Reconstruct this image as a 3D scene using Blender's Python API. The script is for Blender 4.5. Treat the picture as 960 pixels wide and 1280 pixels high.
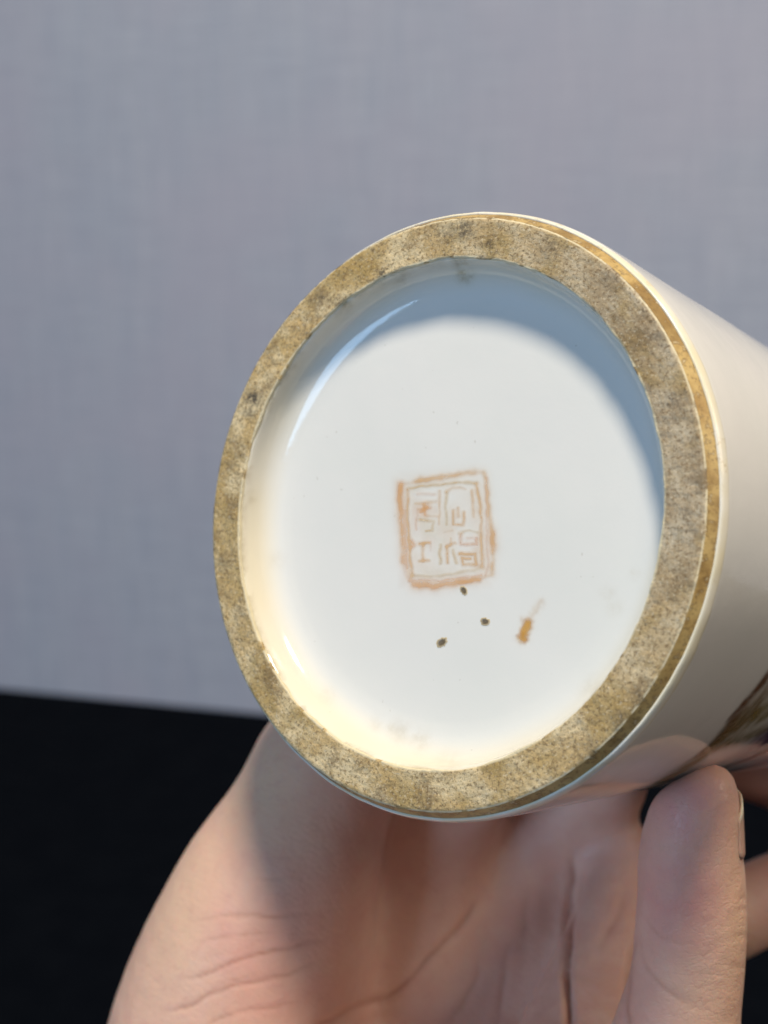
import bpy, math, random
import numpy as np
from mathutils import Matrix, Vector

random.seed(3); rng = np.random.default_rng(5)
for o in list(bpy.data.objects): bpy.data.objects.remove(o)
scene = bpy.context.scene
col = scene.collection

# ------------------------------------------------------------------ camera
F = 1700.0                                   # focal length in photo pixels (960 x 1280)
CAM = np.array([0.0, 0.0, 0.42]); PITCH = math.radians(12)
cp, sp = math.cos(PITCH), math.sin(PITCH)
def W(p):                                    # camera axes in cm (right, up, forward) -> world metres
    p = np.asarray(p, float) * 0.01
    x, y, z = p[..., 0], p[..., 1], p[..., 2]
    return CAM + np.stack([x, z*cp + y*sp, y*cp - z*sp], -1)
def Wd(p):                                   # the same for a direction
    p = np.asarray(p, float); x, y, z = p[..., 0], p[..., 1], p[..., 2]
    return np.stack([x, z*cp + y*sp, y*cp - z*sp], -1)
def PX(px, py, z): return np.array([(px-480)/F*z, -(py-640)/F*z, z])
cam_d = bpy.data.cameras.new('camera'); cam = bpy.data.objects.new('camera', cam_d); col.objects.link(cam)
cam.location = CAM; cam.rotation_euler = (math.pi/2 - PITCH, 0, 0)
cam_d.sensor_fit = 'VERTICAL'; cam_d.sensor_height = 36; cam_d.lens = F/1280*36
cam_d.clip_start = 0.01; cam_d.clip_end = 60
cam_d.dof.use_dof = True; cam_d.dof.focus_distance = 0.213; cam_d.dof.aperture_fstop = 17
scene.camera = cam

# ------------------------------------------------------------------ light
world = bpy.data.worlds.new('World'); scene.world = world; world.use_nodes = True
bg = world.node_tree.nodes['Background']; bg.inputs[0].default_value = (0.92, 0.86, 0.80, 1); bg.inputs[1].default_value = 0.085
def lamp(name, pos, target, size, power, color, shape='DISK', size_y=None):
    d = bpy.data.lights.new(name, 'AREA'); d.shape = shape; d.size = size; d.energy = power; d.color = color
    if size_y: d.size_y = size_y
    o = bpy.data.objects.new(name, d); col.objects.link(o); o.location = pos
    o.rotation_euler = (Vector(target)-Vector(pos)).to_track_quat('-Z', 'Y').to_euler(); return o
VC = PX(534.3, 637.1, 21.6)                  # centre of the foot, camera cm
AY, AX = 0.647, -0.103
AXIS = np.array([math.sin(AY)*math.cos(AX), math.sin(AX), math.cos(AY)*math.cos(AX)])
EE = np.cross([0, 1, 0], AXIS); EE /= np.linalg.norm(EE); UU = np.cross(AXIS, EE)
sdir = -0.55*AXIS + 0.82*UU + 0.33*EE; sdir /= np.linalg.norm(sdir)
tgt = W(VC)
lamp('ceiling_lamp', tgt + Wd(sdir)*1.3, tgt, 0.23, 19.5, (1.0, 0.885, 0.71))
lamp('second_ceiling_lamp', tgt + Wd(np.array([0.86, 0.42, -0.30]))*1.4, tgt, 0.60, 5.5, (1.0, 0.86, 0.70))
lamp('window_light', tgt + Wd(np.array([-0.76, -0.12, -0.63]))*1.7, tgt, 0.75, 10.5, (0.41, 0.67, 1.0), 'RECTANGLE', 0.62)
vs = scene.view_settings
vs.view_transform = 'Standard'; vs.look = 'None'; vs.exposure = 0.17; vs.gamma = 1; vs.use_curve_mapping = False
scene.render.engine = 'CYCLES'

# ------------------------------------------------------------------ helpers
class NT:
    def __init__(s, name):
        s.m = bpy.data.materials.new(name); s.m.use_nodes = True; s.t = s.m.node_tree
        s.b = s.t.nodes['Principled BSDF']; s.out = s.t.nodes['Material Output']
    def n(s, kind, **kw):
        o = s.t.nodes.new(kind)
        for k, v in kw.items():
            if hasattr(o, k) and not k.startswith('in_'): setattr(o, k, v)
        return o
    def l(s, a, b): s.t.links.new(a, b)
    def val(s, sock, v):
        if hasattr(v, 'is_output'): s.l(v, sock)
        else: sock.default_value = v
    def noise(s, scale, detail=4, rough=0.55, vec=None, dist=0.0):
        o = s.n('ShaderNodeTexNoise'); o.inputs['Scale'].default_value = scale; o.inputs['Detail'].default_value = detail
        o.inputs['Roughness'].default_value = rough; o.inputs['Distortion'].default_value = dist
        s.l(vec if vec else s.obj(), o.inputs['Vector']); return o.outputs['Fac']
    def obj(s):
        if not hasattr(s, 'tc'): s.tc = s.n('ShaderNodeTexCoord')
        return s.tc.outputs['Object']
    def mapr(s, v, a, b, c=0.0, d=1.0, smooth=True):
        o = s.n('ShaderNodeMapRange'); o.interpolation_type = 'SMOOTHSTEP' if smooth else 'LINEAR'
        s.l(v, o.inputs[0])
        for i, x in enumerate((a, b, c, d)): o.inputs[1+i].default_value = x
        return o.outputs[0]
    def math(s, op, a, b=0.5):
        o = s.n('ShaderNodeMath'); o.operation = op; s.val(o.inputs[0], a); s.val(o.inputs[1], b); return o.outputs[0]
    def mix(s, f, a, b):
        o = s.n('ShaderNodeMix'); o.data_type = 'RGBA'; s.val(o.inputs[0], f)
        s.val(o.inputs[6], a if hasattr(a, 'is_output') else (*a, 1)); s.val(o.inputs[7], b if hasattr(b, 'is_output') else (*b, 1))
        return o.outputs[2]
    def attr(s, name):
        o = s.n('ShaderNodeAttribute'); o.attribute_name = name; return o
    def bump(s, h, strength, dist, normal=None):
        o = s.n('ShaderNodeBump'); o.inputs['Strength'].default_value = strength; o.inputs['Distance'].default_value = dist
        s.l(h, o.inputs['Height'])
        if normal: s.l(normal, o.inputs['Normal'])
        return o.outputs[0]
def mesh_obj(name, verts, faces, mat, parent=None, smooth=True):
    me = bpy.data.meshes.new(name)
    me.from_pydata(np.asarray(verts).tolist(), [], faces if isinstance(faces, list) else faces.tolist()); me.update()
    if smooth: me.polygons.foreach_set('use_smooth', np.ones(len(me.polygons), bool))
    me.materials.append(mat)
    o = bpy.data.objects.new(name, me); col.objects.link(o)
    if parent: o.parent = parent
    return o
def grid_faces(nu, nv, wrap=False):
    f = []
    a = np.arange(nu*nv).reshape(nu, nv)
    if wrap: a = np.concatenate([a, a[:1]], 0)
    q = np.stack([a[:-1, :-1], a[1:, :-1], a[1:, 1:], a[:-1, 1:]], -1).reshape(-1, 4)
    return q
def set_attr(o, name, vals):
    at = o.data.attributes.new(name, 'FLOAT', 'POINT'); at.data.foreach_set('value', np.asarray(vals, np.float32))
def set_col(o, name, vals):
    at = o.data.attributes.new(name, 'FLOAT_COLOR', 'POINT'); v = np.ones((len(vals), 4), np.float32); v[:, :3] = vals
    at.data.foreach_set('color', v.ravel())
def vnoise(p, scale, seed=0):                # smooth value noise in numpy, 2-D or 3-D points
    p = np.asarray(p)*scale; i = np.floor(p).astype(np.int64); f = p-i; f = f*f*(3-2*f); d = p.shape[-1]
    out = 0
    for c in range(2**d):
        h = np.full(p.shape[:-1], seed*7919+17, np.int64); w = 1.0
        for k in range(d):
            b = (c >> k) & 1; h = (h*374761393 + (i[..., k]+b)*668265263) & 0x7fffffff; h ^= h >> 13
            w = w*(f[..., k] if b else 1-f[..., k])
        h = (h*1274126177) & 0x7fffffff; h ^= h >> 16
        out = out + w*((h & 0xffff)/65535.0)
    return out
def segdist(P, a, b):
    a = np.asarray(a, float); b = np.asarray(b, float); ab = b-a
    t = np.clip(((P-a) @ ab)/max(ab @ ab, 1e-9), 0, 1)
    return np.linalg.norm(P-(a+t[..., None]*ab), axis=-1)
def polydist(P, pts):
    d = np.full(P.shape[:-1], 1e9)
    for a, b in zip(pts[:-1], pts[1:]): d = np.minimum(d, segdist(P, a, b))
    return d

# ------------------------------------------------------------------ setting: fabric wall and black desk
t = NT('grey_fabric')
def stretched(sc, scale, det=3):
    mp = t.n('ShaderNodeMapping'); mp.inputs['Scale'].default_value = sc; t.l(t.obj(), mp.inputs[0]); return t.noise(scale, det, 0.6, mp.outputs[0])
warp, weft = stretched((1, 1, 0.05), 330), stretched((0.05, 1, 1), 330)
weave = t.math('ADD', warp, weft)
c = t.mix(t.mapr(stretched((6, 6, 0.8), 10, 4), 0.3, 0.7), (0.44, 0.485, 0.60), (0.48, 0.52, 0.625))
c = t.mix(t.mapr(weave, 0.8, 1.2, 0, 0.38), c, (0.33, 0.36, 0.47))
c = t.mix(t.mapr(t.noise(5, 3), 0.38, 0.65, 0, 0.5), c, (0.48, 0.475, 0.59))
t.l(c, t.b.inputs['Base Color']); t.b.inputs['Roughness'].default_value = 0.9
t.b.inputs['Specular IOR Level'].default_value = 0.15
t.l(t.bump(weave, 0.6, 0.0010), t.b.inputs['Normal'])
fabric = t.m
t = NT('black_desk')
c = t.mix(t.mapr(t.noise(35, 5), 0.35, 0.7), (0.002, 0.003, 0.0055), (0.003, 0.0042, 0.007))
t.l(c, t.b.inputs['Base Color']); t.b.inputs['Roughness'].default_value = 0.75; t.b.inputs['Specular IOR Level'].default_value = 0.03
t.l(t.bump(t.noise(900, 2), 0.2, 0.0003), t.b.inputs['Normal'])
deskmat = t.m
def box(name, mn, mx, mat, bev=0.0):
    v = [(x, y, z) for x in (mn[0], mx[0]) for y in (mn[1], mx[1]) for z in (mn[2], mx[2])]
    f = [(0, 1, 3, 2), (4, 6, 7, 5), (0, 4, 5, 1), (2, 3, 7, 6), (0, 2, 6, 4), (1, 5, 7, 3)]
    o = mesh_obj(name, v, f, mat, smooth=False)
    if bev:
        b = o.modifiers.new('bevel', 'BEVEL'); b.width = bev; b.segments = 3
    return o
YAW = math.radians(-15)
wall = box('wall', (-3.4, 0, -0.006), (3.4, 0.06, 2.2), fabric, 0.006)
# where the ray through pixel (480, 908) meets the desk, z = 0
d0 = Wd(np.array([0, -(908-640)/F, 1.0])); tt = -CAM[2]/d0[2]; hit = CAM + d0*tt
wall.location = (hit[0], hit[1], 0.002); wall.rotation_euler = (0, 0, YAW)
wall['kind'] = 'structure'
desk = box('desk', (-3.0, -0.9, -0.04), (3.0, hit[1]+1.2, 0.0), deskmat, 0.004); desk['kind'] = 'structure'

# ------------------------------------------------------------------ vase
vase = bpy.data.objects.new('porcelain_vase', None); col.objects.link(vase)
vase.empty_display_size = 0.03
ew, uw, aw = Wd(EE), Wd(UU), Wd(AXIS)
M = Matrix(((-ew[0], uw[0], aw[0], 0), (-ew[1], uw[1], aw[1], 0), (-ew[2], uw[2], aw[2], 0), (0, 0, 0, 1)))
vase.matrix_world = Matrix.Translation(Vector(W(VC))) @ M
vase['label'] = 'white porcelain vase held sideways, recessed base with stained foot rim and orange seal mark'
vase['category'] = 'vase'
def base_uv(px, py, h=0.6):                  # pixel -> (local x, local y) in cm on the plane h above the foot
    d = np.stack([(np.asarray(px, float)-480)/F, -(np.asarray(py, float)-640)/F, np.ones_like(np.asarray(px, float))], -1)
    C = VC + AXIS*h; k = (C @ AXIS)/(d @ AXIS); Q = d*k[..., None]-C
    return np.stack([-(Q @ EE), Q @ UU], -1)
def proj_local(v):                           # local cm -> pixel
    P = VC - v[..., :1]*EE + v[..., 1:2]*UU + v[..., 2:3]*AXIS
    return np.stack([480+F*P[..., 0]/P[..., 2], 640-F*P[..., 1]/P[..., 2]], -1)
def catmull(pts, n):
    pts = np.array(pts, float); P = np.vstack([2*pts[0]-pts[1], pts, 2*pts[-1]-pts[-2]]); out = []
    for i in range(1, len(P)-2):
        for s in np.arange(n)/n:
            a, b, c_, d = P[i-1:i+3]
            out.append(0.5*((2*b)+(c_-a)*s+(2*a-5*b+4*c_-d)*s*s+(-a+3*b-3*c_+d)*s**3))
    out.append(pts[-1]); return np.array(out)
def lathe(name, prof, nseg, mat, parent, jitter=None):
    prof = np.asarray(prof, float); th = np.linspace(0, 2*np.pi, nseg, endpoint=False)
    r = prof[:, 0]; z = prof[:, 1]
    v = np.stack([np.cos(th)[:, None]*r, np.sin(th)[:, None]*r, np.broadcast_to(z, (nseg, len(z)))], -1).reshape(-1, 3)
    if jitter is not None: v = jitter(v)
    o = mesh_obj(name, v*0.01, grid_faces(nseg, len(prof), True), mat, parent)
    return o, v
# --- glaze material
def glaze(name, wall_tint=False, ink=False, stain=False):
    t = NT(name)
    c = t.mix(t.mapr(t.noise(40, 3), 0.3, 0.7), (0.775, 0.785, 0.765), (0.80, 0.80, 0.785))
    if wall_tint:
        c = t.mix(t.attr('pool').outputs['Fac'], c, (0.80, 0.70, 0.47))
    if stain:
        a = t.attr('stain')
        f = t.math('MULTIPLY', a.outputs['Fac'], t.mapr(t.noise(600, 4, 0.6), 0.25, 0.7, .15, 1.0))
        c = t.mix(f, c, t.mix(t.noise(300, 3), (0.48, 0.35, 0.13), (0.24, 0.18, 0.08)))
        sp_ = t.mapr(t.noise(870, 1, 0.4), 0.79, 0.82)           # faint dust specks in the glaze
        c = t.mix(t.math('MULTIPLY', sp_, 0.22), c, (0.35, 0.31, 0.25))
    if ink:
        a = t.attr('ink'); k = t.attr('ink_color')
        f = t.math('MULTIPLY', a.outputs['Fac'], t.mapr(t.noise(500, 4, 0.6), 0.25, 0.65, 0.66, 1.0))
        c = k.outputs['Color']; t.l(f, t.b.inputs['Alpha'])
    t.l(c, t.b.inputs['Base Color'])
    t.l(t.mapr(t.noise(60, 4), 0.3, 0.75, 0.06, 0.13), t.b.inputs['Roughness'])
    t.b.inputs['Specular IOR Level'].default_value = 0.5
    nb = t.bump(t.noise(130, 2, 0.5), 0.12, 0.0006)
    t.l(t.bump(t.noise(1500, 2), 0.05, 0.0002, nb), t.b.inputs['Normal'])
    return t.m
# --- body
prof = catmull([(4.82, .205), (4.86, .24), (4.885, .33), (4.89, .55), (4.88, 1.2), (4.82, 3.0), (4.73, 6.0), (4.63, 10.0), (4.59, 15), (4.64, 20),
                (4.75, 23.5), (4.87, 26.0), (4.94, 26.6), (4.89, 26.85), (4.74, 26.8), (4.61, 26.3), (4.4, 22), (4.32, 10), (4.32, 1.6), (4.1, 1.2), (2.5, 1.15), (0.02, 1.15)], 8)
def wob(v):
    th = np.arctan2(v[:, 1], v[:, 0])[:, None]; r = np.hypot(v[:, 0], v[:, 1])
    q = np.stack([np.cos(th[:, 0])*2, np.sin(th[:, 0])*2, v[:, 2]*.6], -1)
    k = 1+0.0035*(vnoise(q+20, 1.0, 4)-.5); v = v.copy(); v[:, 0] *= k; v[:, 1] *= k; return v
GL = glaze('white_glaze')
body, _ = lathe('body', prof, 160, GL, vase, wob)
# --- recessed base
prof = [(4.135, .012), (4.10, .03), (4.058, .06), (4.035, .12), (4.015, .22), (3.985, .32), (3.93, .42), (3.84, .51), (3.72, .575), (3.58, .61), (3.42, .625)]
rr = np.linspace(3.36, 0.0004, 110)
prof = np.vstack([catmull(prof, 3), np.stack([rr, .628+0.012*(1-(rr/3.4)**2)], -1)])
stains = [(581, 344, 9, .95), (575, 325, 10, .8), (500, 345, 12, .45), (470, 350, 12, .5), (425, 385, 11, .6), (432, 380, 7, .9), (365, 452, 10, .45), (313, 622, 8, .55),
          (500, 915, 14, .42), (525, 925, 13, .42), (490, 910, 8, .45), (470, 905, 10, .3), (760, 742, 9, .30), (768, 760, 10, .25), (793, 718, 6, .4), (740, 860, 14, .3),
          (655, 945, 13, .35), (345, 700, 10, .25), (600, 310, 10, .7), (640, 322, 12, .3), (545, 322, 12, .4), (410, 870, 10, .3), (560, 955, 16, .3), (720, 905, 12, .35)]
def floor_wob(v):
    v = v.copy(); v[:, 2] += 0.012*(vnoise(v[:, :2]+9, .8, 2)-.5); return v
base, bv = lathe('base', prof, 420, glaze('base_glaze', True, False, True), vase, floor_wob)
bp = proj_local(bv); br = np.hypot(bv[:, 0], bv[:, 1])
st = np.zeros(len(bv))
for x, y, s, a in stains: st = np.maximum(st, (a if y < 480 else .6*a)*np.exp(-(((bp-[x, y])**2).sum(1))/(s*s)))
st = np.maximum(st, .55*np.clip((br-4.02)/.04, 0, 1)*(vnoise(bv*3, 1, 8) > .55))
set_attr(base, 'stain', st)
set_attr(base, 'pool', np.clip((br-3.58)/.42, 0, 1)**1.3*(.26+.40*vnoise(bv, 1.3, 3)))
# --- foot ring (unglazed)
t = NT('unglazed_foot')
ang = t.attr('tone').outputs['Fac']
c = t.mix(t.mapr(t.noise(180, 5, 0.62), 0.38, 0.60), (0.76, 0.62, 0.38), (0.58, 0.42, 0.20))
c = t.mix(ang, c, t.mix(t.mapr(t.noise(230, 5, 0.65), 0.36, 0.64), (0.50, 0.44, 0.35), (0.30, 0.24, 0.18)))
cv = t.n('ShaderNodeCombineXYZ'); t.l(t.attr('turn_r').outputs['Fac'], cv.inputs[0]); t.l(t.attr('turn_a').outputs['Fac'], cv.inputs[1])
turn = t.noise(1.0, 4, 0.65, cv.outputs[0])
c = t.mix(t.mapr(turn, 0.42, 0.62, 0, 0.28), c, (0.33, 0.23, 0.10))
c = t.mix(t.mapr(t.noise(75, 4, 0.6, dist=0.6), 0.48, 0.64, 0, 0.62), c, (0.36, 0.24, 0.07))
c = t.mix(t.mapr(t.noise(130, 7, 0.78, dist=0.4), 0.50, 0.64, 0, 0.62), c, (0.19, 0.13, 0.065))
c = t.mix(t.mapr(t.noise(1700, 4, 0.75), 0.50, 0.62, 0, 0.74), c, (0.17, 0.11, 0.05))
c = t.mix(t.mapr(t.noise(1900, 3, 0.6), 0.56, 0.68, 0, 0.45), c, (0.72, 0.64, 0.48))
c = t.mix(t.math('MULTIPLY', t.attr('grime').outputs['Fac'], t.mapr(t.noise(1300, 4, 0.7), 0.34, 0.56)), c, (0.055, 0.047, 0.04))
c = t.mix(t.attr('edge').outputs['Fac'], c, (0.74, 0.66, 0.46))
t.l(c, t.b.inputs['Base Color']); t.b.inputs['Roughness'].default_value = 0.62; t.b.inputs['Specular IOR Level'].default_value = 0.3
nb = t.bump(t.noise(1600, 4, 0.7), 0.55, 0.00025)
nb = t.bump(turn, 0.15, 0.0004, nb)
t.l(t.bump(t.noise(260, 4, 0.6), 0.5, 0.0008, nb), t.b.inputs['Normal'])
footmat = t.m
pr = catmull([(4.068, .06), (4.07, .02), (4.085, .003), (4.12, -.003)], 4)
pr = np.vstack([pr, [(r, -.004) for r in np.linspace(4.14, 4.66, 22)], catmull([(4.665, -.002), (4.69, .006), (4.715, .024)], 3)])
def foot_wob(v):
    v = v.copy(); r = np.hypot(v[:, 0], v[:, 1]); u = v[:, :2]/r[:, None]
    edge = np.clip((4.16-r)/.09, 0, 1)
    v[:, :2] += u*(edge*(.045*(vnoise(v[:, :2], 2.5, 21)-.5)+.012*(vnoise(v[:, :2], 12, 22)-.5)))[:, None]
    v[:, 2] += .012*(vnoise(v[:, :2], 9, 23)-.5)+.010*(vnoise(v[:, :2], 30, 24)-.5)
    return v
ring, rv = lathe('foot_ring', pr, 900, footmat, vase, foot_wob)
rp = proj_local(rv); rrad = np.hypot(rv[:, 0], rv[:, 1])
g = np.zeros(len(rv))
for x, y, s, a in [(316, 497, 11, 1), (312, 515, 9, .6), (580, 288, 12, .8), (560, 292, 16, .5), (612, 306, 5, .9), (478, 342, 7, .9), (425, 380, 7, .9), (400, 370, 9, .5), (545, 275, 14, .5),
                   (690, 310, 16, .35), (760, 352, 18, .35), (830, 420, 14, .45), (845, 500, 18, .35), (858, 640, 9, .5), (800, 870, 12, .5), (775, 900, 12, .6), (740, 935, 12, .5), (470, 300, 12, .5),
                   (350, 405, 9, .4), (290, 580, 8, .4), (300, 800, 10, .25), (600, 990, 10, .3)]:
    g = np.maximum(g, a*np.exp(-(((rp-[x, y])**2).sum(1))/(s*s)))
set_attr(ring, 'grime', g)
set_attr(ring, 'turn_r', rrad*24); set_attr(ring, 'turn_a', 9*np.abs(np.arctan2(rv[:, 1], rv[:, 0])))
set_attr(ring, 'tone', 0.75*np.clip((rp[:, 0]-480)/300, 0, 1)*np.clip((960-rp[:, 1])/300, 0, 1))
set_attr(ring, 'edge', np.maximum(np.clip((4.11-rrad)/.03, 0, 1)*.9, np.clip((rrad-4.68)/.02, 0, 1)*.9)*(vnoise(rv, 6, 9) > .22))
# --- iron-brown bevel round the foot
t = NT('iron_bevel')
c = t.mix(t.mapr(t.noise(120, 5, 0.65), 0.35, 0.65), (0.56, 0.41, 0.17), (0.36, 0.22, 0.07))
c = t.mix(t.mapr(t.noise(60, 5, 0.7), 0.47, 0.62, 0, 0.6), c, (0.24, 0.16, 0.06))
c = t.mix(t.mapr(t.noise(900, 4, 0.75), 0.50, 0.62, 0, 0.75), c, (0.17, 0.10, 0.035))
c = t.mix(t.mapr(t.noise(900, 2, 0.7), 0.62, 0.7, 0, 0.6), c, (0.72, 0.62, 0.40))
t.l(c, t.b.inputs['Base Color']); t.b.inputs['Roughness'].default_value = 0.5
t.l(t.bump(t.noise(1200, 4, 0.7), 0.5, 0.0002), t.b.inputs['Normal'])
lathe('foot_bevel', catmull([(4.713, .018), (4.73, .045), (4.765, .11), (4.80, .18), (4.815, .215)], 4), 360, t.m, vase,
      lambda v: np.concatenate([v[:, :2]*(1+.0016*(vnoise(v, 7, 5)-.5))[:, None], v[:, 2:]], 1))
# --- cream glaze roll where the body glaze ends
t = NT('glaze_edge'); c = t.mix(t.mapr(t.noise(150, 4), .35, .65), (0.78, 0.73, 0.56), (0.80, 0.78, 0.70))
c = t.mix(t.mapr(t.noise(260, 4, .7), .58, .68, 0, .5), c, (0.42, 0.30, 0.12))
t.l(c, t.b.inputs['Base Color']); t.b.inputs['Roughness'].default_value = 0.22
lathe('glaze_edge', catmull([(4.808, .204), (4.822, .195), (4.84, .198), (4.86, .225), (4.878, .28), (4.888, .34), (4.880, .40)], 4), 360, t.m, vase,
      lambda v: np.concatenate([v[:, :2]*(1+.0022*(vnoise(v, 4, 6)-.5))[:, None], v[:, 2:]], 1))
# --- seal mark: a thin enamel film with blurred strokes
z1 = lambda L: [(460+x/4, 560+y/4) for x, y in L]
z2 = lambda L: [(490+x*140/960, 580+y*170/1166) for x, y in L]
O1, O2, P1, Y1 = (0.78, 0.42, 0.18), (0.76, 0.48, 0.24), (0.80, 0.53, 0.38), (0.70, 0.51, 0.28)
strokes = [  # points (zoomed), width px, strength, colour
    ([(70, 170), (62, 290), (66, 420), (85, 600), (90, 830)], 4.0, .80, O1), ([(70, 200), (68, 420)], 3.2, .65, O1),
    ([(90, 830), (120, 960), (180, 1020)], 3.5, .45, P1),
    ([(190, 1040), (330, 1052), (480, 1030), (620, 1010), (730, 985)], 4.2, .75, O1), ([(230, 1045), (360, 1050)], 3.0, .5, O1), ([(560, 1005), (680, 1000)], 3.4, .55, O1),
    ([(210, 145), (340, 120), (480, 105), (700, 70)], 4.0, .58, O2), ([(240, 140), (420, 112)], 3.0, .5, O2),
    ([(780, 70), (815, 210), (825, 400), (845, 560), (865, 700), (860, 760)], 3.0, .58, O2), ([(850, 590), (862, 730)], 4.2, .7, O1), ([(850, 860), (850, 940)], 3.6, .45, O2),
    ([(130, 215), (125, 450), (140, 660), (145, 800), (165, 955)], 2.1, .62, O2), ([(165, 955), (330, 968), (520, 940), (700, 905), (775, 885)], 2.5, .62, Y1),
    ([(775, 885), (765, 700), (760, 480), (745, 300), (720, 170)], 2.4, .55, O2), ([(150, 205), (330, 180), (560, 160), (720, 160)], 1.7, .50, Y1),
    ([(805, 120), (810, 380), (805, 640), (820, 880), (800, 950)], 1.6, .32, P1), ([(100, 400), (110, 700), (120, 900)], 1.5, .38, P1),
    ([(140, 1000), (420, 1000), (760, 950)], 1.5, .35, P1),
    ([(90, 170), (210, 140), (480, 100), (740, 65), (790, 80), (825, 400), (865, 700), (850, 950), (730, 985), (480, 1030), (180, 1025), (95, 830), (64, 420), (70, 190)], 2.6, .40, O2),
    ([(680, 225), (690, 330), (695, 450)], 2.4, .42, O2), ([(720, 860), (765, 880)], 2.6, .5, O1),
    ([(195, 335), (370, 322)], 2.5, .62, O2), ([(215, 390), (320, 375)], 2.6, .75, O1), ([(268, 345), (275, 440)], 2.8, .85, O1), ([(235, 415), (300, 360)], 2.0, .6, O1),
    ([(215, 260), (360, 255)], 2.0, .34, P1), ([(205, 420), (200, 520), (205, 560)], 1.8, .36, P1), ([(230, 480), (350, 495), (345, 565), (290, 575)], 2.1, .50, Y1),
    ([(300, 450), (390, 450)], 1.6, .36, O2), ([(400, 230), (405, 400), (400, 520)], 1.8, .42, O2), ([(460, 240), (455, 420), (462, 520)], 2.0, .42, Y1),
    ([(450, 240), (520, 200), (620, 210)], 1.6, .30, O2), ([(520, 400), (525, 520), (600, 525), (615, 420)], 2.2, .52, O2), ([(560, 380), (565, 450)], 2.0, .36, O2),
    ([(570, 590), (660, 570), (730, 590)], 1.9, .42, Y1), ([(585, 600), (590, 690), (720, 690), (725, 640)], 2.2, .52, P1), ([(640, 640), (690, 640)], 1.8, .32, P1),
    ([(580, 775), (715, 765), (720, 855), (600, 865), (595, 810), (670, 810)], 2.3, .60, O2),
    ([(165, 660), (180, 690), (150, 720)], 3.0, .75, O1), ([(235, 680), (310, 675)], 2.2, .58, O2), ([(262, 685), (262, 830)], 2.2, .58, O2), ([(225, 835), (310, 828)], 2.2, .55, O2),
    ([(405, 690), (408, 850)], 2.2, .52, Y1), ([(470, 700), (468, 850)], 2.0, .48, O2), ([(460, 705), (540, 680)], 2.0, .46, O2), ([(500, 640), (500, 690)], 1.8, .35, O2), ([(520, 740), (545, 850)], 1.8, .42, Y1),
    ([(440, 590), (520, 570)], 1.6, .3, O2), ([(330, 660), (330, 740)], 1.6, .3, P1)]
nx, ny = 190, 220
gx, gy = np.meshgrid(np.linspace(482, 634, nx), np.linspace(572, 752, ny), indexing='ij')
GP = np.stack([gx, gy], -1)
GPw = GP + 2.2*np.stack([vnoise(GP, .12, 1)-.5, vnoise(GP, .12, 2)-.5], -1)
ink = np.zeros((nx, ny)); inkc = np.zeros((nx, ny, 3)); wsum = np.full((nx, ny), 1e-6)
for pts, w, s, cc in strokes:
    d = polydist(GPw, z2(pts)); a = np.minimum(1.04*s if w < 2.5 else .62*s, .8)*(.80*np.exp(-(d/(.85+w*.70))**2)+.22*np.exp(-(d/(w*2.2))**2))
    ink = 1-(1-ink)*(1-a); inkc += a[..., None]*np.array(cc); wsum += a
ink = np.maximum(ink, 0.30*np.clip((24-np.maximum(np.abs(gx-556)-38, np.abs(gy-662)-52))/24, 0, 1)*vnoise(GP, .05, 7)*((np.abs(gx-556) < 60) & (np.abs(gy-662) < 76)))
inkc = (inkc + 1e-6*np.array(O2))/wsum[..., None]
ink *= .68+.42*vnoise(GP, .055, 12)
xy = base_uv(gx, gy, .62)
zz = .628+0.012*(1-((xy**2).sum(-1))/11.6)+0.012*(vnoise(xy+9, .8, 2)-.5)-.0025
sv = np.concatenate([xy, zz[..., None]], -1).reshape(-1, 3)
seal = mesh_obj('seal_mark', sv*.01, grid_faces(nx, ny), glaze('seal_enamel', ink=True), base)
set_attr(seal, 'ink', np.clip(ink, 0, 1).ravel()); set_col(seal, 'ink_color', inkc.reshape(-1, 3))
seal['label'] = 'faint orange square seal mark with archaic characters'
# --- firing pits and the rust streak
t = NT('pit_dark'); c = t.mix(t.attr('depth').outputs['Fac'], (0.66, 0.54, 0.34), (0.055, 0.032, 0.012))
t.l(c, t.b.inputs['Base Color']); t.b.inputs['Roughness'].default_value = .35
def floor_z(xy): return .628+0.012*(1-((xy**2).sum(-1))/11.6)+0.012*(vnoise(xy+9, .8, 2)-.5)
for k, (x, y, r) in enumerate([(579, 738, .058), (606, 777, .060), (552, 803, .072)]):
    c0 = base_uv(x, y, .62); n_r, n_t = 9, 28
    v = []
    for i in range(n_t):
        a = i/n_t*2*np.pi; wob_ = 1+.30*(random.random()-.5)+.22*math.sin(2*a+k*1.3)
        for j in range(n_r):
            s = 1-j/(n_r-1)*.97; q = c0+s*r*wob_*1.25*np.array([math.cos(a), math.sin(a)])
            h = .004*math.exp(-((s-.74)/.16)**2)  # raised lip
            v.append((q[0], q[1], floor_z(q)-.004-h*(s < .99)))
    o = mesh_obj('pit', np.array(v)*.01, grid_faces(n_t, n_r, True), t.m, base)
    sj = np.tile(1-np.arange(n_r)/(n_r-1)*.97, n_t)
    set_attr(o, 'depth', np.clip((.95-sj)/.45, 0, 1)**.9*(.70+.30*rng.random(len(sj))))
gx, gy = np.meshgrid(np.linspace(638, 690, 60), np.linspace(742, 812, 80), indexing='ij'); GP = np.stack([gx, gy], -1)
GPw = GP+3*np.stack([vnoise(GP, .2, 32)-.5, vnoise(GP, .2, 32)-.5], -1)
a = np.maximum(.95*np.exp(-(polydist(GPw, [(653, 797), (659, 778)])/(5.2+1.2*vnoise(GP, .3, 77)))**2), .16*np.exp(-(polydist(GPw, [(660, 775), (676, 752)])/4.5)**2))
xy = base_uv(gx, gy, .62)
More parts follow.
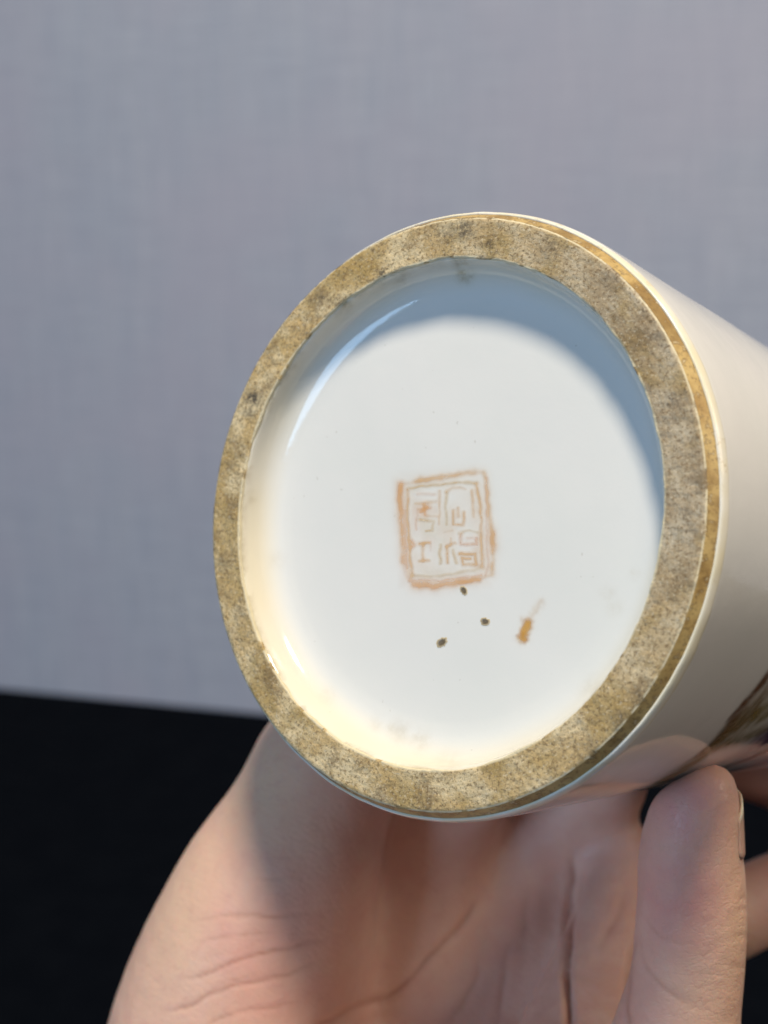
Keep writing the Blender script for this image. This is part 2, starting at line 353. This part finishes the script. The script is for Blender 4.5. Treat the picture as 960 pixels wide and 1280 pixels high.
sv = np.concatenate([xy, (floor_z(xy)-.0025)[..., None]], -1).reshape(-1, 3)
rust = mesh_obj('rust_stain', sv*.01, grid_faces(60, 80), glaze('rust_glaze', ink=True), base)
set_attr(rust, 'ink', a.ravel()); rc = np.zeros((60, 80, 3)); rc[:] = (0.70, 0.40, 0.11)
rc[:] = rc*(1-vnoise(GP, .15, 3)[..., None]*np.array([.15, .28, .5])); set_col(rust, 'ink_color', rc.reshape(-1, 3))
# --- painted branch on the body: patch hugging the cylinder, drawn in unrolled (angle, length) cm
def body_uv(px, py):                          # pixel -> (angle, length) on the body
    d = np.array([(px-480)/F, -(py-640)/F, 1.0]); d /= np.linalg.norm(d)
    dp = d-(d @ AXIS)*AXIS; cpv = -VC+(VC @ AXIS)*AXIS
    R = 4.66; A = dp @ dp; B = cpv @ dp; C_ = cpv @ cpv-R*R; D = B*B-A*C_
    k = (-B-math.sqrt(max(D, 0)))/A; P = d*k-VC
    return math.atan2(P @ UU, -(P @ EE)), P @ AXIS
def bodyR(L): return np.interp(L, [.55, 1.2, 3, 6, 10, 15, 20], [4.89, 4.88, 4.82, 4.73, 4.63, 4.59, 4.64])
OL, BR, PU, BK = (0.30, 0.23, 0.08), (0.20, 0.10, 0.05), (0.10, 0.03, 0.14), (0.11, 0.07, 0.05)
paint_px = [([(790, 985), (850, 950), (905, 905), (960, 880)], .30, .75, OL), ([(830, 965), (890, 925), (960, 905)], .22, .6, OL),
            ([(880, 925), (925, 870), (965, 820), (1010, 760)], .16, .75, BR), ([(905, 890), (950, 838), (1000, 770)], .10, .7, BR), ([(900, 912), (960, 850), (1010, 800)], .28, .45, BR),
            ([(958, 912), (972, 915)], .45, .9, PU), ([(990, 930), (1010, 925)], .5, .8, PU), ([(900, 958), (960, 935), (1010, 915)], .20, .7, BK), ([(860, 968), (920, 962), (1000, 945)], .14, .6, BK),
            ([(930, 880), (990, 830)], .35, .35, OL)]
thA = np.linspace(-math.pi, math.pi, 420, endpoint=False); LA = np.linspace(1.2, 20, 300)
T_, L_ = np.meshgrid(thA, LA, indexing='ij')
ink = np.zeros_like(T_); inkc = np.zeros(T_.shape+(3,)); ws = np.full(T_.shape, 1e-6)
t0 = body_uv(905, 905)[0]
UVg = np.stack([((T_-t0+math.pi) % (2*math.pi)-math.pi)*4.8, L_], -1)
UVw = UVg+.18*np.stack([vnoise(UVg, 2, 41)-.5, vnoise(UVg, 2, 42)-.5], -1)
def paint(pts, w, s, cc):
    global ink, inkc, ws
    d = polydist(UVw, pts); a = 1.15*s*np.exp(-(d/w)**2)*(.6+.7*vnoise(UVg, 5, 43)); a = np.clip(a, 0, 1)
    ink = 1-(1-ink)*(1-a); inkc += a[..., None]*np.array(cc); ws += a
last = None
for pts, w, s, cc in paint_px:
    q = []
    for (x, y) in pts:
        th, L = body_uv(x, y); q.append((((th-t0+math.pi) % (2*math.pi)-math.pi)*4.8, L))
    paint(q, w, s, cc); last = q[-1]
pr_ = random.Random(11)                       # the branch goes on round the unseen side of the vase
main = catmull([(.6, 9.0), (-1.2, 10.6), (-3.4, 11.4), (-5.6, 13.2), (-8.2, 14.4), (-10.6, 16.6)], 6)
paint([tuple(p) for p in main], .15, .75, BR)
for k in range(3, len(main)-1, 3):
    p = main[k]; dv = main[k+1]-main[k]; dv = dv/np.linalg.norm(dv); sd = 1 if (k//3) % 2 else -1
    nrm = np.array([-dv[1], dv[0]])*sd; ln = pr_.uniform(1.0, 2.0)
    tip = p+dv*ln*.5+nrm*ln; mid = (p+tip)/2+dv*.2
    paint([tuple(p), tuple(mid), tuple(tip)], .07, .7, BR)
    for q in range(3):                        # leaves along the twig
        o_ = p+(tip-p)*(.35+.25*q); lf = o_+(dv*(1 if q % 2 else -1)*.55+nrm*.35)
        paint([tuple(o_), tuple(lf)], .15, .6, OL)
    if k % 2:                                 # five petals round the twig's end
        for q in range(5):
            a0 = q*1.257+k; paint([tuple(tip+.14*np.array([math.cos(a0), math.sin(a0)])), tuple(tip+.36*np.array([math.cos(a0), math.sin(a0)]))], .14, .7, PU if k % 4 == 1 else (0.45, 0.16, 0.24))
inkc = (inkc+1e-6*np.array(OL))/ws[..., None]
Rg = bodyR(L_)
pv = np.stack([np.cos(T_)*Rg, np.sin(T_)*Rg, L_], -1).reshape(-1, 3); pv = wob(pv)
pv[:, :2] *= 1.0008
branch = mesh_obj('painted_branch', pv*.01, grid_faces(420, 300, True), glaze('painted_enamel', ink=True), body)
set_attr(branch, 'ink', ink.ravel()); set_col(branch, 'ink_color', inkc.reshape(-1, 3))

# ------------------------------------------------------------------ hand: signed distance field -> surface nets -> creases
H = 0.115
lo = np.array([-8.0, -24.0, 9.5]); hi = np.array([12.0, 3.0, 41.5])
N = np.ceil((hi-lo)/H).astype(int)
ax = [lo[k]+H*np.arange(N[k]) for k in range(3)]
V = np.full(N, 5.0, np.float32)
def chain_c(pts, k):                          # one limb: hard union of its tapered segments, blended once into the field
    A = np.array([p for p, r in pts]); R = np.array([r for p, r in pts]); m = R.max()+k+.5; s = []
    for q in range(3):
        i0 = max(int((A[:, q].min()-m-lo[q])/H), 0); i1 = min(int((A[:, q].max()+m-lo[q])/H)+2, N[q]); s.append(slice(i0, i1))
    X = ax[0][s[0]][:, None, None].astype(np.float32); Y = ax[1][s[1]][None, :, None].astype(np.float32); Z = ax[2][s[2]][None, None, :].astype(np.float32)
    D = None
    for a, b, ra, rb in zip(A[:-1], A[1:], R[:-1], R[1:]):
        d = (b-a).astype(np.float32); x, y, z = X-np.float32(a[0]), Y-np.float32(a[1]), Z-np.float32(a[2])
        tt = np.clip((x*d[0]+y*d[1]+z*d[2])/np.float32(d @ d), 0, 1)
        e = np.sqrt((x-tt*d[0])**2+(y-tt*d[1])**2+(z-tt*d[2])**2)-(np.float32(ra)+np.float32(rb-ra)*tt)
        D = e if D is None else np.minimum(D, e)
    v = V[tuple(s)]; h = np.clip(k-np.abs(v-D), 0, None)/k
    V[tuple(s)] = np.minimum(v, D)-h*h*k*.25
def chain(pts, k, smooth=False):
    if smooth: pts = catmull(pts, 7)
    chain_c([(PX(x, y, z), r) for x, y, z, r in pts], k)
def cyl(L, th, off=.8):
    th = math.radians(th); R = float(bodyR(L))+off
    return VC+L*AXIS+R*(-math.cos(th)*UU-math.sin(th)*EE)
# forearm, palm
chain([(430, 1560, 26.0, 2.4), (400, 1900, 23.0, 2.6), (390, 2700, 16.5, 3.0), (380, 3400, 12.8, 3.1)], 1.2)
chain([(412, 955, 29.2, 1.42), (370, 1060, 28.9, 1.86), (335, 1150, 29.1, 2.28), (292, 1316, 29.5, 2.80), (295, 1500, 28.6, 2.95), (350, 1700, 24.6, 2.5)], 1.0, True)
chain([(530, 1045, 31.3, 1.5), (490, 1290, 31.0, 1.7), (430, 1560, 28.0, 2.1)], .9)
chain([(660, 1075, 32.3, 1.5), (575, 1320, 30.9, 1.7), (480, 1600, 28.0, 2.1)], .8)
chain([(795, 1120, 31.9, 1.4), (680, 1330, 30.2, 1.5), (540, 1600, 27.4, 2.1)], .7)
chain([(785, 1085, 30.6, .85), (757, 1200, 29.0, 1.05), (705, 1400, 27.0, 1.7), (600, 1600, 25.8, 2.2)], .6, True)
# thumb
chain([(882, 984, 23.5, .52), (872, 1008, 23.55, .73), (863, 1066, 23.8, .90), (864, 1140, 24.1, .965), (853, 1250, 24.6, 1.05), (815, 1390, 25.2, 1.4), (700, 1580, 25.2, 2.0)], .35, True)
# fingers wrapped round the far side of the vase
chain([(800, 1130, 31.2, 1.15), (905, 1150, 32.2, 1.0), (1008, 1100, 33.6, .95), (1015, 985, 36.5, .88)], .5)
chain_c([(PX(1015, 985, 36.5), .88), (cyl(15.5, 35), .82), (cyl(15.2, 62), .7)], .3)
chain_c([(PX(660, 1075, 32.3), 1.3), (cyl(10.4, 22), .98), (cyl(11.6, 52), .92), (cyl(11.8, 76), .85), (cyl(11.6, 96), .72)], .8)
chain_c([(PX(530, 1045, 31.3), 1.3), (cyl(7.8, 38), .95), (cyl(8.8, 62), .9), (cyl(9.0, 86), .82), (cyl(8.8, 106), .7)], .8)
chain_c([(PX(412, 955, 29.2), 1.35), (cyl(5.6, 62), .88), (cyl(6.2, 84), .8), (cyl(6.3, 102), .72), (cyl(6.2, 116), .62)], .8)
# the vase presses its shape into the skin
X = (ax[0]-VC[0])[:, None, None].astype(np.float32); Y = (ax[1]-VC[1])[None, :, None].astype(np.float32); Z = (ax[2]-VC[2])[None, None, :].astype(np.float32)
Lf = X*AXIS[0]+Y*AXIS[1]+Z*AXIS[2]
rad = np.sqrt(np.maximum(X*X+Y*Y+Z*Z-Lf*Lf, 0))
cd = np.maximum(rad-(np.interp(Lf, [.2, .55, 1.2, 3, 6, 10, 15, 20], [4.8, 4.89, 4.88, 4.82, 4.73, 4.63, 4.59, 4.64]).astype(np.float32)+.03), -.04-Lf)
k = .25; h = np.clip(k-np.abs(V+cd), 0, None)/k
V = np.maximum(V, -cd)+h*h*k*.25
del X, Y, Z, Lf, rad, cd, h
# surface nets
s = V < 0
nx, ny, nz = [n-1 for n in N]
corner = [(i, j, l) for i in (0, 1) for j in (0, 1) for l in (0, 1)]
cnt = np.zeros((nx, ny, nz), np.int8)
for i, j, l in corner: cnt += s[i:i+nx, j:j+ny, l:l+nz]
ci = np.argwhere((cnt > 0) & (cnt < 8)); idx = np.full((nx, ny, nz), -1, np.int64); idx[tuple(ci.T)] = np.arange(len(ci))
acc = np.zeros((len(ci), 3)); num = np.zeros(len(ci))
for a_ in range(3):
    for i in (0, 1):
        for j in (0, 1):
            o0 = [0, 0, 0]; oth = [q for q in range(3) if q != a_]; o0[oth[0]] = i; o0[oth[1]] = j
            o1 = list(o0); o1[a_] = 1
            v0 = V[tuple((ci+o0).T)]; v1 = V[tuple((ci+o1).T)]; cr = (v0 < 0) != (v1 < 0)
            tt = np.where(cr, v0/np.where(cr, v0-v1, 1), 0); p = np.array(o0)+tt[:, None]*(np.array(o1)-np.array(o0))
            acc += np.where(cr[:, None], p, 0); num += cr
hv = lo+H*(ci+acc/num[:, None])
quads = []
for a_ in range(3):
    sl0 = [slice(1, n-1) for n in N]; sl1 = [slice(1, n-1) for n in N]; sl0[a_] = slice(0, N[a_]-1); sl1[a_] = slice(1, N[a_])
    e0 = s[tuple(sl0)]; e1 = s[tuple(sl1)]; ed = np.argwhere(e0 != e1); fl = e0[tuple(ed.T)]
    off = np.array([1, 1, 1]); off[a_] = 0; ed = ed+off
    b_, c_ = [(1, 2), (2, 0), (0, 1)][a_]
    def cell(db, dc):
        q = ed.copy(); q[:, b_] -= db; q[:, c_] -= dc; return idx[tuple(q.T)]
    q = np.stack([cell(0, 0), cell(1, 0), cell(1, 1), cell(0, 1)], -1)
    quads.append(np.where(fl[:, None], q, q[:, ::-1]))
quads = np.concatenate(quads)[:, ::-1]
del V, s, cnt, idx
t = NT('skin')
pk = t.attr('pink').outputs['Fac']; ye = t.attr('pale').outputs['Fac']
c = t.mix(t.mapr(t.noise(90, 5, .6), .35, .65), (0.76, 0.485, 0.38), (0.72, 0.425, 0.335))
c = t.mix(ye, c, (0.80, 0.55, 0.39))
c = t.mix(t.math('MULTIPLY', pk, t.mapr(t.noise(130, 4, .6), .3, .65, .45, 1.0)), c, (0.68, 0.32, 0.285))
c = t.mix(t.mapr(t.noise(420, 4, .65), .5, .72, 0, .35), c, (0.66, 0.36, 0.29))
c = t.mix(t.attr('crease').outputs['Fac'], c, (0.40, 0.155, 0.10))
t.l(c, t.b.inputs['Base Color'])
t.b.inputs['Roughness'].default_value = .46; t.b.inputs['Specular IOR Level'].default_value = .38
t.b.inputs['Subsurface Weight'].default_value = .38; t.b.inputs['Subsurface Radius'].default_value = (1.0, .36, .18); t.b.inputs['Subsurface Scale'].default_value = .0030
vo = t.n('ShaderNodeTexVoronoi'); vo.feature = 'DISTANCE_TO_EDGE'; vo.inputs['Scale'].default_value = 1050
dn = t.n('ShaderNodeTexNoise'); dn.inputs['Scale'].default_value = 300; t.l(t.obj(), dn.inputs['Vector'])
va = t.n('ShaderNodeVectorMath'); va.operation = 'MULTIPLY_ADD'; t.l(dn.outputs['Color'], va.inputs[0]); va.inputs[1].default_value = (.003, .003, .003); t.l(t.obj(), va.inputs[2])
t.l(va.outputs[0], vo.inputs['Vector'])
b1 = t.bump(t.mapr(vo.outputs['Distance'], 0, .12), .22, .00022)
wv = t.n('ShaderNodeTexWave'); wv.bands_direction = 'DIAGONAL'; wv.inputs['Scale'].default_value = 300; wv.inputs['Distortion'].default_value = 5; wv.inputs['Detail'].default_value = 1.0; wv.inputs['Detail Scale'].default_value = .35
t.l(t.obj(), wv.inputs['Vector'])
b2 = t.bump(wv.outputs['Fac'], .07, .00012, b1)
vo2 = t.n('ShaderNodeTexVoronoi'); vo2.feature = 'DISTANCE_TO_EDGE'; vo2.inputs['Scale'].default_value = 330
va2 = t.n('ShaderNodeVectorMath'); va2.operation = 'MULTIPLY'; t.l(va.outputs[0], va2.inputs[0]); va2.inputs[1].default_value = (.55, .8, 1.6); t.l(va2.outputs[0], vo2.inputs['Vector'])
b2 = t.bump(t.mapr(vo2.outputs['Distance'], 0, .07), .11, .0003, b2)
t.l(t.bump(t.noise(420, 4, .6), .3, .0005, b2), t.b.inputs['Normal'])
t.l(t.mapr(t.noise(600, 4, .7), .3, .7, .36, .56), t.b.inputs['Roughness'])
skin = t.m
tmp = bpy.data.meshes.new('hand'); tmp.from_pydata(hv.tolist(), [], quads.tolist()); tmp.update()
hand = bpy.data.objects.new('hand', tmp); col.objects.link(hand)
sm = hand.modifiers.new('smooth', 'SMOOTH'); sm.factor = .5; sm.iterations = 7
sb = hand.modifiers.new('sub', 'SUBSURF'); sb.levels = 1; sb.render_levels = 1
me = bpy.data.meshes.new_from_object(hand.evaluated_get(bpy.context.evaluated_depsgraph_get()))
hand.modifiers.clear(); hand.data = me; bpy.data.meshes.remove(tmp); me.name = 'hand'
n = len(me.vertices); co = np.empty(n*3); me.vertices.foreach_get('co', co); co = co.reshape(-1, 3)
no = np.empty(n*3); me.vertices.foreach_get('normal', no); no = no.reshape(-1, 3)
if (no*(co-co.mean(0))).sum() < 0: no = -no
pp = np.stack([480+F*co[:, 0]/co[:, 2], 640-F*co[:, 1]/co[:, 2]], -1)
facing = np.clip(-(no*co).sum(1)/np.linalg.norm(co, axis=1)/.25+.6, 0, 1)
disp = .03*(vnoise(co, .8, 51)-.5)+.015*(vnoise(co, 2.7, 52)-.5)
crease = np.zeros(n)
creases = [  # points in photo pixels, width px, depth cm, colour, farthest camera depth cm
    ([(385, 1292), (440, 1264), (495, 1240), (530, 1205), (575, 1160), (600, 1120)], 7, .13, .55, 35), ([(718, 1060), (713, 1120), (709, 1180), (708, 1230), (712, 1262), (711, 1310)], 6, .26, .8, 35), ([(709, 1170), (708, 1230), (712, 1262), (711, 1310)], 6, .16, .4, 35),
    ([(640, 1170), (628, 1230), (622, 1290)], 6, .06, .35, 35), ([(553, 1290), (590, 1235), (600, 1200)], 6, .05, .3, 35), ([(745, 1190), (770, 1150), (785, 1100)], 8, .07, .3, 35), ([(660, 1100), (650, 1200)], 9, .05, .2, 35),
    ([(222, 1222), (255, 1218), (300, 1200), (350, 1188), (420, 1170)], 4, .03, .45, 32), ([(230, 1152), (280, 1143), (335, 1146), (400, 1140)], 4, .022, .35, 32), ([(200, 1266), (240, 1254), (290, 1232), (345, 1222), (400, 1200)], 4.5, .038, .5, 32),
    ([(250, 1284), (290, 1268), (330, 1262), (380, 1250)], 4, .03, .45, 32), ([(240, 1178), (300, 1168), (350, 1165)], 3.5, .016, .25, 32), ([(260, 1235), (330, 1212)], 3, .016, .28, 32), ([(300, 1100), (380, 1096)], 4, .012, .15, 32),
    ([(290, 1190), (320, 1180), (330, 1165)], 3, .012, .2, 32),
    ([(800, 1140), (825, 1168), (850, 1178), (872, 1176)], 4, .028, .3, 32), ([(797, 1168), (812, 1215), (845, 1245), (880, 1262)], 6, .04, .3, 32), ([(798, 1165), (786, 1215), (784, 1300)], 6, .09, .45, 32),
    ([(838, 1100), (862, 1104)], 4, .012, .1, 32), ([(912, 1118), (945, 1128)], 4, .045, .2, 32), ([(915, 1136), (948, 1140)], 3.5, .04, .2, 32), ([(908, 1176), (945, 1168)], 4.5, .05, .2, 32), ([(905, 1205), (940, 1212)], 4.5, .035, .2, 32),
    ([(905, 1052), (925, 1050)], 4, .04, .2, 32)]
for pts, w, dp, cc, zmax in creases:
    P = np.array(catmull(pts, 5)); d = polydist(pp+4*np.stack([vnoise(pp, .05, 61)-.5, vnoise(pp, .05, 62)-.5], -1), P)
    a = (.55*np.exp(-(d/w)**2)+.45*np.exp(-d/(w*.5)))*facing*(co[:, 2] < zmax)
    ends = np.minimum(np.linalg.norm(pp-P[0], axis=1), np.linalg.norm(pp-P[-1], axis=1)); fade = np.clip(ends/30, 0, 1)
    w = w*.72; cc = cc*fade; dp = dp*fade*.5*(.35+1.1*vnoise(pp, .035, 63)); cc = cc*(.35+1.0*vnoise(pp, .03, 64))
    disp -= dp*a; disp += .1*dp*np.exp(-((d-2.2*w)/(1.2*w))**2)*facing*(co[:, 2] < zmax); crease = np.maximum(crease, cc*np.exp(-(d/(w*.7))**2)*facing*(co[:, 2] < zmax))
# keep the skin off the porcelain
rel = co-VC; Lc = rel @ AXIS; rc_ = np.linalg.norm(rel-Lc[:, None]*AXIS, axis=1)-np.where(Lc > -.1, bodyR(Lc), 0)
disp *= np.clip((rc_-.03)/.25, 0, 1)
co2 = co+no*disp[:, None]
def blob(pts): 
    v = np.zeros(n)
    for x, y, sx, sy, a in pts: v = np.maximum(v, a*np.exp(-((pp[:, 0]-x)/sx)**2-((pp[:, 1]-y)/sy)**2))
    return v
set_attr(hand, 'crease', crease)
set_attr(hand, 'pink', blob([(860, 1010, 45, 50, 1.0), (850, 1120, 55, 60, .9), (300, 1190, 60, 70, .5), (330, 1250, 90, 30, .35), (880, 1080, 30, 60, .5), (1000, 1080, 60, 90, .9)]))
set_attr(hand, 'pale', blob([(230, 1150, 60, 160, .8), (330, 980, 70, 90, .8), (915, 1150, 25, 80, .8), (880, 1250, 50, 60, .5)]))
me.vertices.foreach_set('co', W(co2).ravel()); me.polygons.foreach_set('use_smooth', np.ones(len(me.polygons), bool))
me.materials.clear(); me.materials.append(skin); me.update()
me.flip_normals() if False else None
hand['label'] = 'bare right hand holding the vase from below, thumb pressed against its side'
hand['category'] = 'hand'
# thumb nail
t = NT('nail'); c = t.mix(t.attr('tip').outputs['Fac'], (0.62, 0.40, 0.32), (0.72, 0.64, 0.50))
t.l(c, t.b.inputs['Base Color']); t.b.inputs['Roughness'].default_value = .3
t.b.inputs['Subsurface Weight'].default_value = .3; t.b.inputs['Subsurface Scale'].default_value = .001
tipc = PX(873, 1018, 23.6); ipc = PX(863, 1066, 23.8)
dd = tipc-ipc; dd /= np.linalg.norm(dd); m = np.array([.95, 0, .31]); m -= (m @ dd)*dd; m /= np.linalg.norm(m); q_ = np.cross(dd, m)
from mathutils.bvhtree import BVHTree
bvh = BVHTree.FromPolygons([tuple(v) for v in co2.tolist()], [tuple(p.vertices) for p in me.polygons])
ns, na = 26, 23; tipv = []; S_ = np.linspace(-.62, .50, ns); RR = np.zeros((ns, na)); ANG = np.zeros((ns, na))
for i, sI in enumerate(S_):
    aw_ = 56*(1-.55*max(0, (sI-.10)/.4)**2)*(1-.40*max(0, (-sI-.38)/.24)**2)
    for j in range(na):
        a_ = math.radians(-aw_+2*aw_*j/(na-1)); ANG[i, j] = a_
        dv = Vector(math.cos(a_)*m+math.sin(a_)*q_); hit_ = bvh.ray_cast(Vector(tipc+dd*sI), dv, 3.0)
        RR[i, j] = hit_[3] if hit_[0] is not None else .7
free = int(np.argmax(S_ > .16))
for i in range(free, ns): RR[i] = np.maximum(RR[i], RR[free-1]-.18*(S_[i]-S_[free-1])-.35*(S_[i]-S_[free-1])**2)
RR = (RR+np.roll(RR, 1, 1)+np.roll(RR, -1, 1))/3 if False else RR
lift = .022-.030*np.clip((np.abs(np.linspace(-1, 1, na))-.80)/.2, 0, 1)[None, :]*np.clip((.3-S_)/.2, 0, 1)[:, None]-.03*np.clip((-.50-S_)/.12, 0, 1)[:, None]
nv_ = []
for i in range(ns):
    for j in range(na):
        nv_.append(tipc+dd*S_[i]+(RR[i, j]+lift[i, j])*(math.cos(ANG[i, j])*m+math.sin(ANG[i, j])*q_)); tipv.append(float(np.clip((S_[i]-.14)/.10, 0, 1)))
nail = mesh_obj('nail', W(np.array(nv_)), grid_faces(ns, na), t.m, hand)
set_attr(nail, 'tip', tipv)
so = nail.modifiers.new('solid', 'SOLIDIFY'); so.thickness = .0005; so.offset = 0
